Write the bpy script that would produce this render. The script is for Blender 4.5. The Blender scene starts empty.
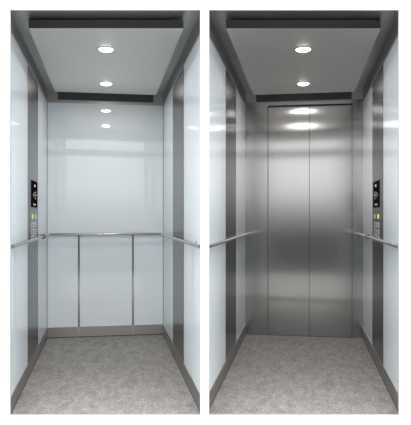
import bpy, bmesh, math
from mathutils import Vector, Matrix

S = bpy.context.scene
COL = S.collection
PI = math.pi
# ------------------------------------------------------------------ layout
EYE = 1.142                    # camera height over the cab floors
WY = 3.33                      # room face of the landing wall
WT = 0.010                     # thickness of its cladding
ANG = {'L': math.atan(99.4 / 600), 'R': -math.atan(97.8 / 600)}
W = 0.547                      # half width of a cab
DB = 5.78                      # back wall of a cab, measured along the cab's own axis
DF = 3.20                      # cab walls run forward to here, trimmed by the landing wall
H = 2.325                      # cab height
GT = 2.204                     # top of the glass
SK = 0.098                     # skirting height

# ------------------------------------------------------------------ materials
def mat(name):
    m = bpy.data.materials.new(name); m.use_nodes = True
    nt = m.node_tree; b = nt.nodes['Principled BSDF']
    return m, nt, b

def plain(name, col, rough, metal=0.0, spec=0.5, ior=1.45):
    m, nt, b = mat(name)
    b.inputs['Base Color'].default_value = (*col, 1)
    b.inputs['Roughness'].default_value = rough
    b.inputs['Metallic'].default_value = metal
    b.inputs['Specular IOR Level'].default_value = spec
    b.inputs['IOR'].default_value = ior
    return m

def steel(name, col, rough, aniso=0.0, scale=(2, 2, 260), bump=0.02, tangent='Z', rot=0.0, var=1.0):
    """brushed stainless steel; the grain is noise stretched along the brushing"""
    m, nt, b = mat(name)
    N = nt.nodes; L = nt.links
    tc = N.new('ShaderNodeTexCoord'); mp = N.new('ShaderNodeMapping')
    mp.inputs['Scale'].default_value = scale
    L.new(tc.outputs['Object'], mp.inputs['Vector'])
    no = N.new('ShaderNodeTexNoise'); no.inputs['Scale'].default_value = 1.0
    no.inputs['Detail'].default_value = 5; no.inputs['Roughness'].default_value = .6
    L.new(mp.outputs['Vector'], no.inputs['Vector'])
    r = N.new('ShaderNodeValToRGB')
    r.color_ramp.elements[0].position = .3; r.color_ramp.elements[1].position = .7
    r.color_ramp.elements[0].color = (*[c * (1 - .07 * var) for c in col], 1)
    r.color_ramp.elements[1].color = (*[min(1, c * (1 + .06 * var)) for c in col], 1)
    L.new(no.outputs['Fac'], r.inputs['Fac']); L.new(r.outputs['Color'], b.inputs['Base Color'])
    b.inputs['Metallic'].default_value = 1.0
    b.inputs['Roughness'].default_value = rough
    if aniso:
        b.inputs['Anisotropic'].default_value = aniso
        b.inputs['Anisotropic Rotation'].default_value = rot
        tg = N.new('ShaderNodeTangent'); tg.direction_type = 'RADIAL'; tg.axis = tangent
        L.new(tg.outputs['Tangent'], b.inputs['Tangent'])
    bu = N.new('ShaderNodeBump'); bu.inputs['Strength'].default_value = bump
    bu.inputs['Distance'].default_value = .002
    L.new(no.outputs['Fac'], bu.inputs['Height']); L.new(bu.outputs['Normal'], b.inputs['Normal'])
    return m

def granite():
    m, nt, b = mat('grey_granite')
    N = nt.nodes; L = nt.links
    tc = N.new('ShaderNodeTexCoord')
    mp = N.new('ShaderNodeMapping'); mp.inputs['Scale'].default_value = (1, .40, 1)
    L.new(tc.outputs['Object'], mp.inputs['Vector'])
    def noise(scale, det, rough, dist=0):
        n = N.new('ShaderNodeTexNoise'); n.inputs['Scale'].default_value = scale
        n.inputs['Detail'].default_value = det; n.inputs['Roughness'].default_value = rough
        n.inputs['Distortion'].default_value = dist
        L.new(mp.outputs['Vector'], n.inputs['Vector']); return n
    def ramp(src, p0, c0, p1, c1):
        r = N.new('ShaderNodeValToRGB')
        r.color_ramp.elements[0].position = p0; r.color_ramp.elements[0].color = (*c0, 1)
        r.color_ramp.elements[1].position = p1; r.color_ramp.elements[1].color = (*c1, 1)
        L.new(src, r.inputs['Fac']); return r
    a = ramp(noise(20, 7, .72, .3).outputs['Fac'], .30, (.23, .214, .201), .68, (.425, .401, .38))
    c = ramp(noise(95, 5, .7).outputs['Fac'], .36, (.45, .44, .43), .60, (1.15, 1.14, 1.13))
    d = ramp(noise(9, 3, .5, .5).outputs['Fac'], .30, (.80, .80, .80), .46, (1, 1, 1))
    x = N.new('ShaderNodeMix'); x.data_type = 'RGBA'; x.blend_type = 'MULTIPLY'; x.inputs[0].default_value = .75
    L.new(a.outputs['Color'], x.inputs[6]); L.new(c.outputs['Color'], x.inputs[7])
    y = N.new('ShaderNodeMix'); y.data_type = 'RGBA'; y.blend_type = 'MULTIPLY'; y.inputs[0].default_value = .8
    L.new(x.outputs[2], y.inputs[6]); L.new(d.outputs['Color'], y.inputs[7])
    L.new(y.outputs[2], b.inputs['Base Color'])
    b.inputs['Roughness'].default_value = .62
    b.inputs['Specular IOR Level'].default_value = .25
    return m

def emit(name, col, s):
    m, nt, b = mat(name)
    b.inputs['Base Color'].default_value = (*col, 1)
    b.inputs['Emission Color'].default_value = (*col, 1)
    b.inputs['Emission Strength'].default_value = s
    return m

M = {
    'glass': plain('white_back_painted_glass', (.775, .82, .85), .03, ior=1.75),
    'side_glass': plain('white_side_glass', (.76, .815, .85), .03, ior=1.2),
    'foot': plain('strip_foot_metal', (.42, .41, .40), .45, .2),
    'steel': steel('brushed_steel', (.37, .366, .36), .13, .88, (160, 160, 1.5), .008, 'Z', 0.0, .5),
    'upright': steel('upright_steel', (.215, .209, .203), .26, .6, (160, 160, 1.5), .008, 'Z', 0.0, .6),
    'skirt': steel('skirting_steel', (.36, .345, .33), .38, 0, (3, 3, 120), .02),
    'ceil': steel('satin_ceiling_steel', (.72, .705, .685), .46, 0, (40, 2, 2), 0.0, var=.15),
    'cornice': steel('cornice_steel', (.45, .445, .44), .42, 0, (3, 3, 120), .02),
    'dark': plain('dark_anodised_metal', (.05, .05, .05), .55),
    'shade': plain('painted_shade', (.075, .075, .075), .6),  # flat dark grey standing in for shade on the rear cornices
    'gap': plain('black_joint', (.02, .022, .025), .6),
    'rail': steel('polished_rail_steel', (.36, .355, .35), .20, 0, (20, 2, 2), 0.0),
    'granite': granite(),
    'paint': plain('white_wall_paint', (.93, .93, .93), .7, spec=.2),
    'reveal': plain('grey_edge_profile', (.35, .35, .35), .5, spec=.3),
    'land': plain('pale_landing_floor', (.22, .21, .20), .6, spec=.2),
    'black': plain('black_display_glass', (.010, .010, .010), .5, spec=.0),
    'btn': plain('button_cap', (.66, .66, .66), .4, .1),
    'bez': plain('lamp_ring', (.20, .20, .20), .4, .6),
    'white': emit('display_glyph_white', (.85, .88, .9), .3),
    'lit': emit('button_lit_yellow', (.62, .72, .10), .25),
    'lamp': emit('lamp_diffuser', (1, .99, .97), 2.6),
}

# ------------------------------------------------------------------ mesh helpers
def bm_box(bm, x0, x1, y0, y1, z0, z1, bevel=0.0):
    vs = [bm.verts.new((x, y, z)) for z in (z0, z1) for (x, y) in ((x0, y0), (x1, y0), (x1, y1), (x0, y1))]
    fs = []
    for q in ((3, 2, 1, 0), (4, 5, 6, 7), (0, 1, 5, 4), (1, 2, 6, 5), (2, 3, 7, 6), (3, 0, 4, 7)):
        fs.append(bm.faces.new([vs[i] for i in q]))
    if bevel:
        es = list({e for f in fs for e in f.edges})
        bmesh.ops.bevel(bm, geom=es, offset=bevel, segments=2, affect='EDGES', profile=.5)

def bm_lathe(bm, prof, seg=40, cx=0, cy=0, cz=0):
    """profile [(r, z)] turned about a vertical axis"""
    rings = []
    for r, z in prof:
        if r < 1e-6:
            rings.append([bm.verts.new((cx, cy, cz + z))])
        else:
            rings.append([bm.verts.new((cx + r * math.cos(2 * PI * k / seg), cy + r * math.sin(2 * PI * k / seg), cz + z)) for k in range(seg)])
    for a, b in zip(rings, rings[1:]):
        for k in range(seg):
            k2 = (k + 1) % seg
            if len(a) == 1 and len(b) == 1: continue
            if len(a) == 1: bm.faces.new((a[0], b[k], b[k2]))
            elif len(b) == 1: bm.faces.new((a[k], a[k2], b[0]))
            else: bm.faces.new((a[k], a[k2], b[k2], b[k]))

def bm_tube(bm, pts, hw, hh, seg=20):
    """rounded bar of elliptical section swept along a horizontal path with mitred corners"""
    P = [Vector(p) for p in pts]; rings = []
    for i, p in enumerate(P):
        d1 = (P[i] - P[i - 1]).normalized() if i else (P[1] - P[0]).normalized()
        d2 = (P[i + 1] - P[i]).normalized() if i < len(P) - 1 else d1
        t = (d1 + d2).normalized(); n = Vector((-t.y, t.x, 0)); k = 1 / max(.3, t.dot(d1))
        rings.append([bm.verts.new(p + n * (k * hw * math.cos(2 * PI * j / seg)) + Vector((0, 0, hh * math.sin(2 * PI * j / seg)))) for j in range(seg)])
    for a, b in zip(rings, rings[1:]):
        for j in range(seg):
            bm.faces.new((a[j], a[(j + 1) % seg], b[(j + 1) % seg], b[j]))
    bm.faces.new(rings[0][::-1]); bm.faces.new(rings[-1])

def bm_cyl(bm, p, q, r, seg=20):
    p = Vector(p); q = Vector(q); d = q - p
    bmesh.ops.create_cone(bm, cap_ends=True, segments=seg, radius1=r, radius2=r, depth=d.length,
        matrix=Matrix.Translation((p + q) / 2) @ d.to_track_quat('Z', 'Y').to_matrix().to_4x4())

def trim(bm, rot, side):
    """cut what would reach through the landing wall or into the other cab"""
    inv = Matrix.Rotation(-rot, 3, 'Z')
    planes = [(Vector((0, WY + WT, 0)), Vector((0, -1, 0)))]
    planes.append((Vector((-.003 if side == 'L' else .003, 0, 0)), Vector((1 if side == 'L' else -1, 0, 0))))
    for co, no in planes:
        bmesh.ops.bisect_plane(bm, geom=bm.verts[:] + bm.edges[:] + bm.faces[:], plane_co=inv @ co, plane_no=inv @ no, clear_outer=True)
        es = [e for e in bm.edges if e.is_boundary]
        if es: bmesh.ops.holes_fill(bm, edges=es, sides=0)

def smooth(me, ang=35):
    for p in me.polygons: p.use_smooth = True
    me.set_sharp_from_angle(angle=math.radians(ang))

def obj(name, bm, m, parent=None, clip=None, sm=False):
    if clip: trim(bm, ANG[clip], clip)
    bmesh.ops.recalc_face_normals(bm, faces=bm.faces[:])
    me = bpy.data.meshes.new(name); bm.to_mesh(me); bm.free()
    me.materials.append(M[m])
    if sm: smooth(me)
    o = bpy.data.objects.new(name, me); COL.objects.link(o)
    if parent: o.parent = parent
    return o

def box(name, dims, m, parent=None, clip=None, bevel=0.0):
    bm = bmesh.new(); bm_box(bm, *dims, bevel=bevel)
    return obj(name, bm, m, parent, clip)

def tag(o, label, cat, group=None):
    o['label'] = label; o['category'] = cat
    if group: o['group'] = group
    return o

def struct(o, rot=0, label=None, cat=None):
    o['kind'] = 'structure'
    if label: o['label'] = label
    if cat: o['category'] = cat
    o.rotation_euler.z = rot
    return o

def empty(name, rot, loc=(0, 0, 0)):
    """an Empty placed at a point given in a cab's own frame"""
    o = bpy.data.objects.new(name, None); COL.objects.link(o)
    o.location = Matrix.Rotation(rot, 3, 'Z') @ Vector(loc)
    o.rotation_euler.z = rot; o.empty_display_size = .1
    return o

# ------------------------------------------------------------------ landing
def px(x): return (x - 205.5) / 600 * WY
def pz(y): return EYE - (y - 216) / 600 * WY
xs = [-3.2, px(9.9), px(200.5), px(208.8), px(399.1), 3.2]
zt, zb = pz(9.7), pz(415.0)
bm = bmesh.new()
for i in (0, 2, 4): bm_box(bm, xs[i], xs[i + 1], WY, WY + WT, -.20, 3.0)
for i in (1, 3):
    bm_box(bm, xs[i], xs[i + 1], WY, WY + WT, zt, 3.0)
    bm_box(bm, xs[i], xs[i + 1], WY, WY + WT, -.20, zb)
bmesh.ops.remove_doubles(bm, verts=bm.verts[:], dist=1e-5)
struct(obj('wall_landing', bm, 'paint'), 0, 'smooth white landing wall around the two lift openings', 'wall')
struct(box('floor_landing', (-3.2, 3.2, -2.5, WY - .001, -.25, -.20), 'land'), 0, 'pale landing floor in front of the white wall', 'floor')
for i, nm in ((1, 'mirror white rear wall'), (3, 'steel sliding doors')):
    bm = bmesh.new(); e = .0028; a, b = xs[i], xs[i + 1]
    bm_box(bm, a, a + e, WY - .0004, WY + WT, zb, zt); bm_box(bm, b - e, b, WY - .0004, WY + WT, zb, zt)
    bm_box(bm, a + e, b - e, WY - .0004, WY + WT, zt - e, zt); bm_box(bm, a + e, b - e, WY - .0004, WY + WT, zb, zb + e)
    struct(obj('trim_%d' % (1 if i == 1 else 2), bm, 'reveal'), 0, 'thin grey edging round the opening of the lift with the ' + nm, 'edging')

# ------------------------------------------------------------------ one cab
CORN = GT
def side_wall(side, s):
    """s = -1 left wall, +1 right wall of a cab"""
    rot = ANG[side]; T = .006
    def b(name, x0, x1, y0, y1, z0, z1, m, parent=None, bevel=0):
        a, c = sorted((s * x0, s * x1))
        return box(name, (a, c, y0, y1, z0, z1), m, parent, side, bevel)
    w = b('wall_left' if s < 0 else 'wall_right', W + .001, W + T, DF, DB + .006, 0, H, 'dark')
    P1, P2 = {('L', -1): (4.38, 5.02), ('L', 1): (4.238, 4.925), ('R', -1): (4.298, 4.955), ('R', 1): (4.345, 5.0)}[(side, s)]
    b('glass_panel', W - .003, W + .001, DF, P1 - .012, SK, GT, 'side_glass', w)
    b('shadow_gap', W - .0015, W + .001, P1 - .012, P1, SK, GT, 'gap', w)
    b('steel_panel', W - .004, W + .001, P1, P2, SK, GT, 'upright', w)
    b('glass_panel', W - .003, W + .001, P2 + .003, DB - .005, SK, GT, 'side_glass', w)
    b('corner_joint', W - .0015, W + .001, DB - .005, DB - .001, SK, GT, 'gap', w)
    b('cornice', W - .006, W + .001, DF, DB - .001, GT, H, 'cornice', w)
    struct(w, rot)
    k = b('baseboard_left' if s < 0 else 'baseboard_right', W - .007, W + .001, DF, DB - .006, 0, SK, 'skirt', None, 0)
    b('base_joint', W - .008, W - .007, DF, DB - .006, 0, .006, 'gap', k)
    struct(k, rot)
    return w, k

def cab(side):
    global W
    W = .547 if side == 'L' else .5545
    rot = ANG[side]; left = side == 'L'
    where = 'lift with the white glass rear wall' if left else 'lift with the steel doors'
    struct(box('floor', (-W - .006, W + .006, DF, DB + .006, -.04, 0), 'granite', None, side), rot, 'mottled grey granite floor of the ' + where, 'floor')
    c = box('ceiling', (-W - .006, W + .006, DF, DB + .006, H, H + .012), 'cornice', None, side)
    box('front_shade_plate', (-.457, .457, DF, 3.80, H - .003, H), 'skirt', c, side)  # added plate, its darker tone stands in for shade on the ceiling
    struct(c, rot, 'outer steel ceiling of the ' + where, 'ceiling')
    for s in (-1, 1):
        w, k = side_wall(side, s)
        sd = 'left' if s < 0 else 'right'
        w['label'] = sd + ' side wall of white glass and steel in the ' + where; w['category'] = 'wall'
        k['label'] = 'low steel skirting along the ' + sd + ' wall of the ' + where; k['category'] = 'skirting'

    # suspended ceiling panel, hung a little below the ceiling
    t = empty('ceiling_panel', rot, (0, 3.644, H - .058))
    tag(t, 'suspended satin steel ceiling panel with two round lights in the ' + where, 'ceiling panel', 'suspended ceiling panels')
    y0, y1 = 0, 5.578 - 3.644
    k = math.tan(rot)                       # the front edge runs parallel to the landing wall
    def slab(bm, fy0, fy1, z0, z1):
        x = .457
        vs = [bm.verts.new(p) for z in (z0, z1) for p in ((-x, fy0(-x), z), (x, fy0(x), z), (x, fy1(x), z), (-x, fy1(-x), z))]
        for q in ((3, 2, 1, 0), (4, 5, 6, 7), (0, 1, 5, 4), (1, 2, 6, 5), (2, 3, 7, 6), (3, 0, 4, 7)): bm.faces.new([vs[i] for i in q])
    bm = bmesh.new(); slab(bm, lambda x: -k * x, lambda x: y1, 0, .010)
    obj('panel_face', bm, 'ceil', t)
    bm = bmesh.new()
    slab(bm, lambda x: -k * x - .003, lambda x: -k * x, .0, .050); bm_box(bm, -.457, .457, y1 - .004, y1, .010, .050)
    bm_box(bm, -.457, -.453, y0 + .08, y1 - .004, .010, .050); bm_box(bm, .453, .457, y0 + .08, y1 - .004, .010, .050)
    obj('edge_band', bm, 'dark', t)
    bm = bmesh.new()
    for sx in (-.3, .3):
        for yy in (.3, y1 - .3): bm_box(bm, sx - .02, sx + .02, yy - .02, yy + .02, .010, .058)
    obj('hanger', bm, 'dark', t)

    # two lights
    for D, nm in ((4.096, 'front'), (5.155, 'rear')):
        zc = H - .058
        l = empty('ceiling_light', rot, (0, D, zc))
        tag(l, ('round ceiling light nearest the landing, in the ' if nm == 'front' else 'round ceiling light deepest inside the ') + where,
            'ceiling light', 'round ceiling lights in the ' + where)
        bm = bmesh.new()
        bm_lathe(bm, [(.052, .001), (.052, -.004), (.055, -.0045), (.058, -.002), (.0585, .001)], 48)
        obj('bezel', bm, 'bez', l, sm=True)
        bm = bmesh.new()
        bm_lathe(bm, [(.0505 * math.cos(a * PI / 20), -.0005 - .019 * math.sin(a * PI / 20)) for a in range(10)] + [(0, -.0195)], 48)
        obj('diffuser', bm, 'lamp', l, sm=True)
        la = bpy.data.lights.new('lamp_light', 'AREA'); la.shape = 'DISK'; la.size = .10; la.energy = 1.9
        la.color = (1, .985, .96)
        lo = bpy.data.objects.new('lamp_light', la); COL.objects.link(lo); lo.parent = l; lo.location = (0, 0, -.022)

    bk = box('wall_back', (-W - .006, W + .006, DB + .001, DB + .006, 0, H), 'dark')
    if left:
        box('cornice', (-W, W, DB - .008, DB + .001, GT, H), 'cornice', bk)
        box('rear_shade_strip', (-.448, .448, DB - .0095, DB - .008, GT + .028, GT + .111), 'shade', bk)  # dark plate painted as the shade behind the hanging panel
        box('glass_panel', (-W + .006, W - .006, DB - .003, DB + .001, .975, GT), 'glass', bk)
        b1, b2 = -.2535, .2525
        for x0, x1 in ((-W + .006, b1 - .008), (b1 + .008, b2 - .008), (b2 + .008, W - .006)):
            box('glass_panel', (x0, x1, DB - .003, DB + .001, SK, .973), 'glass', bk)
        for xx in (b1, b2):
            box('joint_strip', (xx - .0085, xx + .0085, DB - .007, DB + .001, SK, .973), 'steel', bk)
            box('strip_foot', (xx - .0065, xx + .0065, DB - .0085, DB - .0075, .035, SK), 'foot', bk)
        struct(bk, rot, 'white glass rear wall with two thin upright joints in the ' + where, 'wall')
        k = box('baseboard_back', (-W + .007, W - .007, DB - .0075, DB + .001, 0, SK), 'skirt')
        box('base_joint', (-W + .007, W - .007, DB - .0085, DB - .0075, 0, .006), 'gap', k)
        struct(k, rot, 'low steel skirting under the white glass rear wall', 'skirting')
    else:
        # local positions of the door: 267.8, 309.4, 351.2 px
        q = lambda x: (x - 303.3) / 600 * 5.7 * .9863
        d0, dm, d1 = q(267.6), q(309.3), q(351.6)
        DT = 2.199
        box('cornice', (-W, W, DB - .008, DB + .001, GT + .030, H), 'cornice', bk)
        box('rear_shade_strip', (-.448, .448, DB - .0095, DB - .008, GT + .034, GT + .112), 'shade', bk)  # the same painted shade, here above the doors
        box('header', (-W, W, DB - .009, DB + .001, DT, GT + .030), 'steel', bk)
        box('door_jamb', (-W, d0 - .003, DB - .009, DB + .001, 0, DT - .001), 'steel', bk)
        box('door_jamb', (d1 + .003, W, DB - .009, DB + .001, 0, DT - .001), 'steel', bk)
        struct(bk, rot, 'brushed steel front wall framing the sliding doors', 'wall')
        dr = empty('door_1', rot, ((d0 + d1) / 2, DB, 0)); struct(dr, rot, 'closed two-leaf brushed steel sliding doors of the lift', 'door')
        o = (d0 + d1) / 2
        box('door_leaf', (d0 + .003 - o, dm - .002 - o, -.004, -.0005, .006, DT - .018), 'steel', dr)
        box('door_leaf', (dm + .002 - o, d1 - .009 - o, -.004, -.0005, .006, DT - .018), 'steel', dr)
        box('door_edge', (d1 - .007 - o, d1 + .001 - o, -.004, -.0005, .006, DT - .018), 'steel', dr)
        box('door_gap', (d0 - .003 - o, d1 + .003 - o, -.0004, .0008, 0, DT - .001), 'gap', dr)
        box('threshold', (d0 - o, d1 - o, -.010, -.0045, .0, .006), 'dark', dr)

    # handrails
    RZ = .971; r = .0112; xr = W - .003 - .026
    cs = -1 if left else 1                                   # side that carries the control panel
    def rail_mount(h, s, D, org):
        bm = bmesh.new()
        bm_cyl(bm, (s * xr - org[0], D - org[1], 0), (s * (W - .003) - org[0], D - org[1], 0), .007)
        bm_cyl(bm, (s * (W - .007) - org[0], D - org[1], 0), (s * (W - .003) - org[0], D - org[1], 0), .017)
        return obj('wall_bracket', bm, 'rail', h, sm=True)
    def knuckle(h, s, D, org):
        bm = bmesh.new()
        p = Vector((s * xr - org[0], D - org[1], 0))
        bm_cyl(bm, p + Vector((0, -.055, 0)), p + Vector((0, .055, 0)), .021, 24)
        bm_cyl(bm, p + Vector((0, -.07, 0)), p + Vector((0, .07, 0)), .017, 24)
        return obj('rail_joint', bm, 'upright', h, sm=True)
    def clip_tube(name, pts, h, org):
        bm = bmesh.new()
        bm_tube(bm, pts, r, r)
        trim(bm, rot, side)
        bmesh.ops.translate(bm, verts=bm.verts[:], vec=(-org[0], -org[1], -org[2]))
        return obj(name, bm, 'rail', h, sm=True)
    if left:
        yb = DB - .003 - .045
        org = (0, yb, RZ)
        h = empty('handrail', rot, org)
        tag(h, 'slim steel handrail running round three walls of the lift with the white glass rear wall', 'handrail', 'steel handrails')
        clip_tube('bar', [(-xr, DF, RZ), (-xr, yb, RZ), (xr, yb, RZ), (xr, DF, RZ)], h, org)
        knuckle(h, -1, 5.17, org); rail_mount(h, -1, 5.17, org)
        rail_mount(h, 1, 3.62, org)
        for xx in (-.25, .25):
            bm = bmesh.new(); bm_cyl(bm, (xx, 0, 0), (xx, .045 - .004, 0), .006)
            obj('wall_bracket', bm, 'rail', h, sm=True)
    else:
        for s in (-1, 1):
            ye = DB - .030
            org = (s * xr, ye, RZ)
            h = empty('handrail', rot, org)
            if s == cs:
                tag(h, 'slim steel handrail passing under the control buttons near the steel doors', 'handrail', 'steel handrails')
                knuckle(h, s, 5.17, org); rail_mount(h, s, 5.17, org)
            else:
                tag(h, 'slim steel handrail on the wall without buttons near the steel doors', 'handrail', 'steel handrails')
            clip_tube('bar', [(s * xr, DF, RZ), (s * xr, ye, RZ)], h, org)
            rail_mount(h, s, 5.66, org)

    # control panel: display and buttons on the steel upright
    s = cs
    yc = 4.66; zc = 1.14
    t = empty('control_panel', rot, (s * (W - .004), yc + (.06 if left else .04), zc))
    tag(t, 'control panel with black display and buttons, in the ' + where, 'control panel', 'lift control panels')
    def cb(name, y0, y1, z0, z1, th, m, parent, back=0.0, bevel=0):
        a, c = sorted((-s * back, -s * th))
        return box(name, (a, c, y0 - yc, y1 - yc, z0 - zc, z1 - zc), m, parent, None, bevel)
    cb('faceplate', 4.42, 4.90, .955, 1.425, .0015, 'upright', t)
    dsp = cb('display', 4.475, 4.865, 1.207, 1.407, .004, 'black', t, .0015)
    # glyphs on the display: a small arrow, a floor numeral and a line of marks
    bm = bmesh.new()
    def dot(y, z, hy, hz):
        a, c = sorted((-s * .004, -s * .0046)); bm_box(bm, a, c, y - hy - yc, y + hy - yc, z - hz - zc, z + hz - zc)
    dot(4.68, 1.370, .010, .007); dot(4.70, 1.380, .022, .003); dot(4.72, 1.370, .010, .004)
    obj('arrow_symbol', bm, 'white', dsp)
    bm = bmesh.new()
    for (y, z, hy, hz) in ((4.60, 1.302, .016, .006), (4.645, 1.318, .010, .005), (4.66, 1.290, .012, .005), (4.70, 1.305, .018, .004),
                           (4.74, 1.325, .012, .006), (4.76, 1.300, .016, .007), (4.74, 1.276, .012, .005), (4.79, 1.312, .008, .005)):
        bm = bmesh.new(); dot(y, z, hy * .7, hz * .7); obj('display_mark', bm, 'white', dsp)
    bm = bmesh.new()
    dot(4.62, 1.232, .026, .0025); dot(4.72, 1.232, .030, .0025); dot(4.66, 1.223, .045, .001)
    obj('text_line', bm, 'white', dsp)
    # buttons
    cb('button', 4.53, 4.572, 1.122, 1.155, .007, 'lit', t, .0015)['label'] = 'button lit yellow'
    cb('button', 4.74, 4.782, 1.122, 1.155, .007, 'btn', t, .0015)['label'] = 'white button beside the lit one'
    for z in (1.074, 1.024, .978 + .0):
        f = cb('button_plate', 4.50, 4.82, z - .019, z + .019, .004, 'btn', t, .0015, .001)
        for y in (4.58, 4.74):
            cb('button', y - .055, y + .055, z - .012, z + .012, .007, 'upright', f, .004, .001)
            cb('button_mark', y - .025, y + .025, z - .006, z + .006, .0075, 'btn', f, .007)

cab('L'); cab('R')

# ------------------------------------------------------------------ light
w = bpy.data.worlds.new('world'); S.world = w; w.use_nodes = True
nt = w.node_tree; N = nt.nodes; L = nt.links
bg = N['Background']
tc = N.new('ShaderNodeTexCoord'); sp = N.new('ShaderNodeSeparateXYZ'); L.new(tc.outputs['Generated'], sp.inputs[0])
mr = N.new('ShaderNodeMapRange'); mr.inputs['From Min'].default_value = -1; mr.inputs['From Max'].default_value = 1
L.new(sp.outputs['Z'], mr.inputs['Value'])
rp = N.new('ShaderNodeValToRGB'); L.new(mr.outputs['Result'], rp.inputs['Fac'])
E = rp.color_ramp.elements
def st(elev, v, tint=(1, 1, 1)):
    return ((math.sin(math.radians(elev)) + 1) / 2, (v * tint[0], v * tint[1], v * tint[2], 1))
stops = [st(-90, .5), st(-12, .40), st(-7, .25), st(-5, .06), st(-2, .05), st(0, .20), st(2.5, .55), st(6, .66), st(10, .85), st(25, 1.0, (.97, .99, 1)), st(90, 1.0, (.97, .99, 1))]
E[0].position, E[0].color = stops[0]; E[1].position, E[1].color = stops[-1]
for p, c in stops[1:-1]:
    e = E.new(p); e.color = c
L.new(rp.outputs['Color'], bg.inputs['Color']); bg.inputs['Strength'].default_value = 1.7

# unseen fill lights added to whiten the landing wall, also reaching into the cabs
for x in (-1.1, 1.1):
    la = bpy.data.lights.new('landing_fill', 'AREA'); la.shape = 'RECTANGLE'; la.size = 1.4; la.size_y = .5; la.energy = 14
    lo = bpy.data.objects.new('landing_fill', la); COL.objects.link(lo); lo.location = (x, .9, 2.9)
    lo.rotation_euler = (math.radians(38), 0, 0)

# unseen beams added behind the viewer to put dark bands into the door reflections
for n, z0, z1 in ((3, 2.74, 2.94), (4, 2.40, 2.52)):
    struct(box('trim_%d' % n, (-3.2, 3.2, -1.30, -1.18, z0, z1), 'dark'), 0, ('upper' if n == 3 else 'lower') + ' unseen dark beam added opposite the lifts for the door reflections', 'beam')

# ------------------------------------------------------------------ camera
cd = bpy.data.cameras.new('camera'); cam = bpy.data.objects.new('camera', cd); COL.objects.link(cam)
cam.location = (0, 0, EYE); cam.rotation_euler = (PI / 2, 0, 0)
cd.sensor_fit = 'HORIZONTAL'; cd.sensor_width = 36; cd.lens = 600 * 36 / 411
cd.shift_y = 3.5 / 411; cd.clip_start = .05
S.camera = cam
S.view_settings.view_transform = 'Standard'; S.view_settings.look = 'None'
S.view_settings.exposure = .95; S.view_settings.gamma = 1
try: S.view_settings.use_curve_mapping = False
except Exception: pass
S.cycles.use_denoising = True
S.cycles.max_bounces = 12; S.cycles.diffuse_bounces = 6; S.cycles.glossy_bounces = 8
S.cycles.caustics_reflective = True
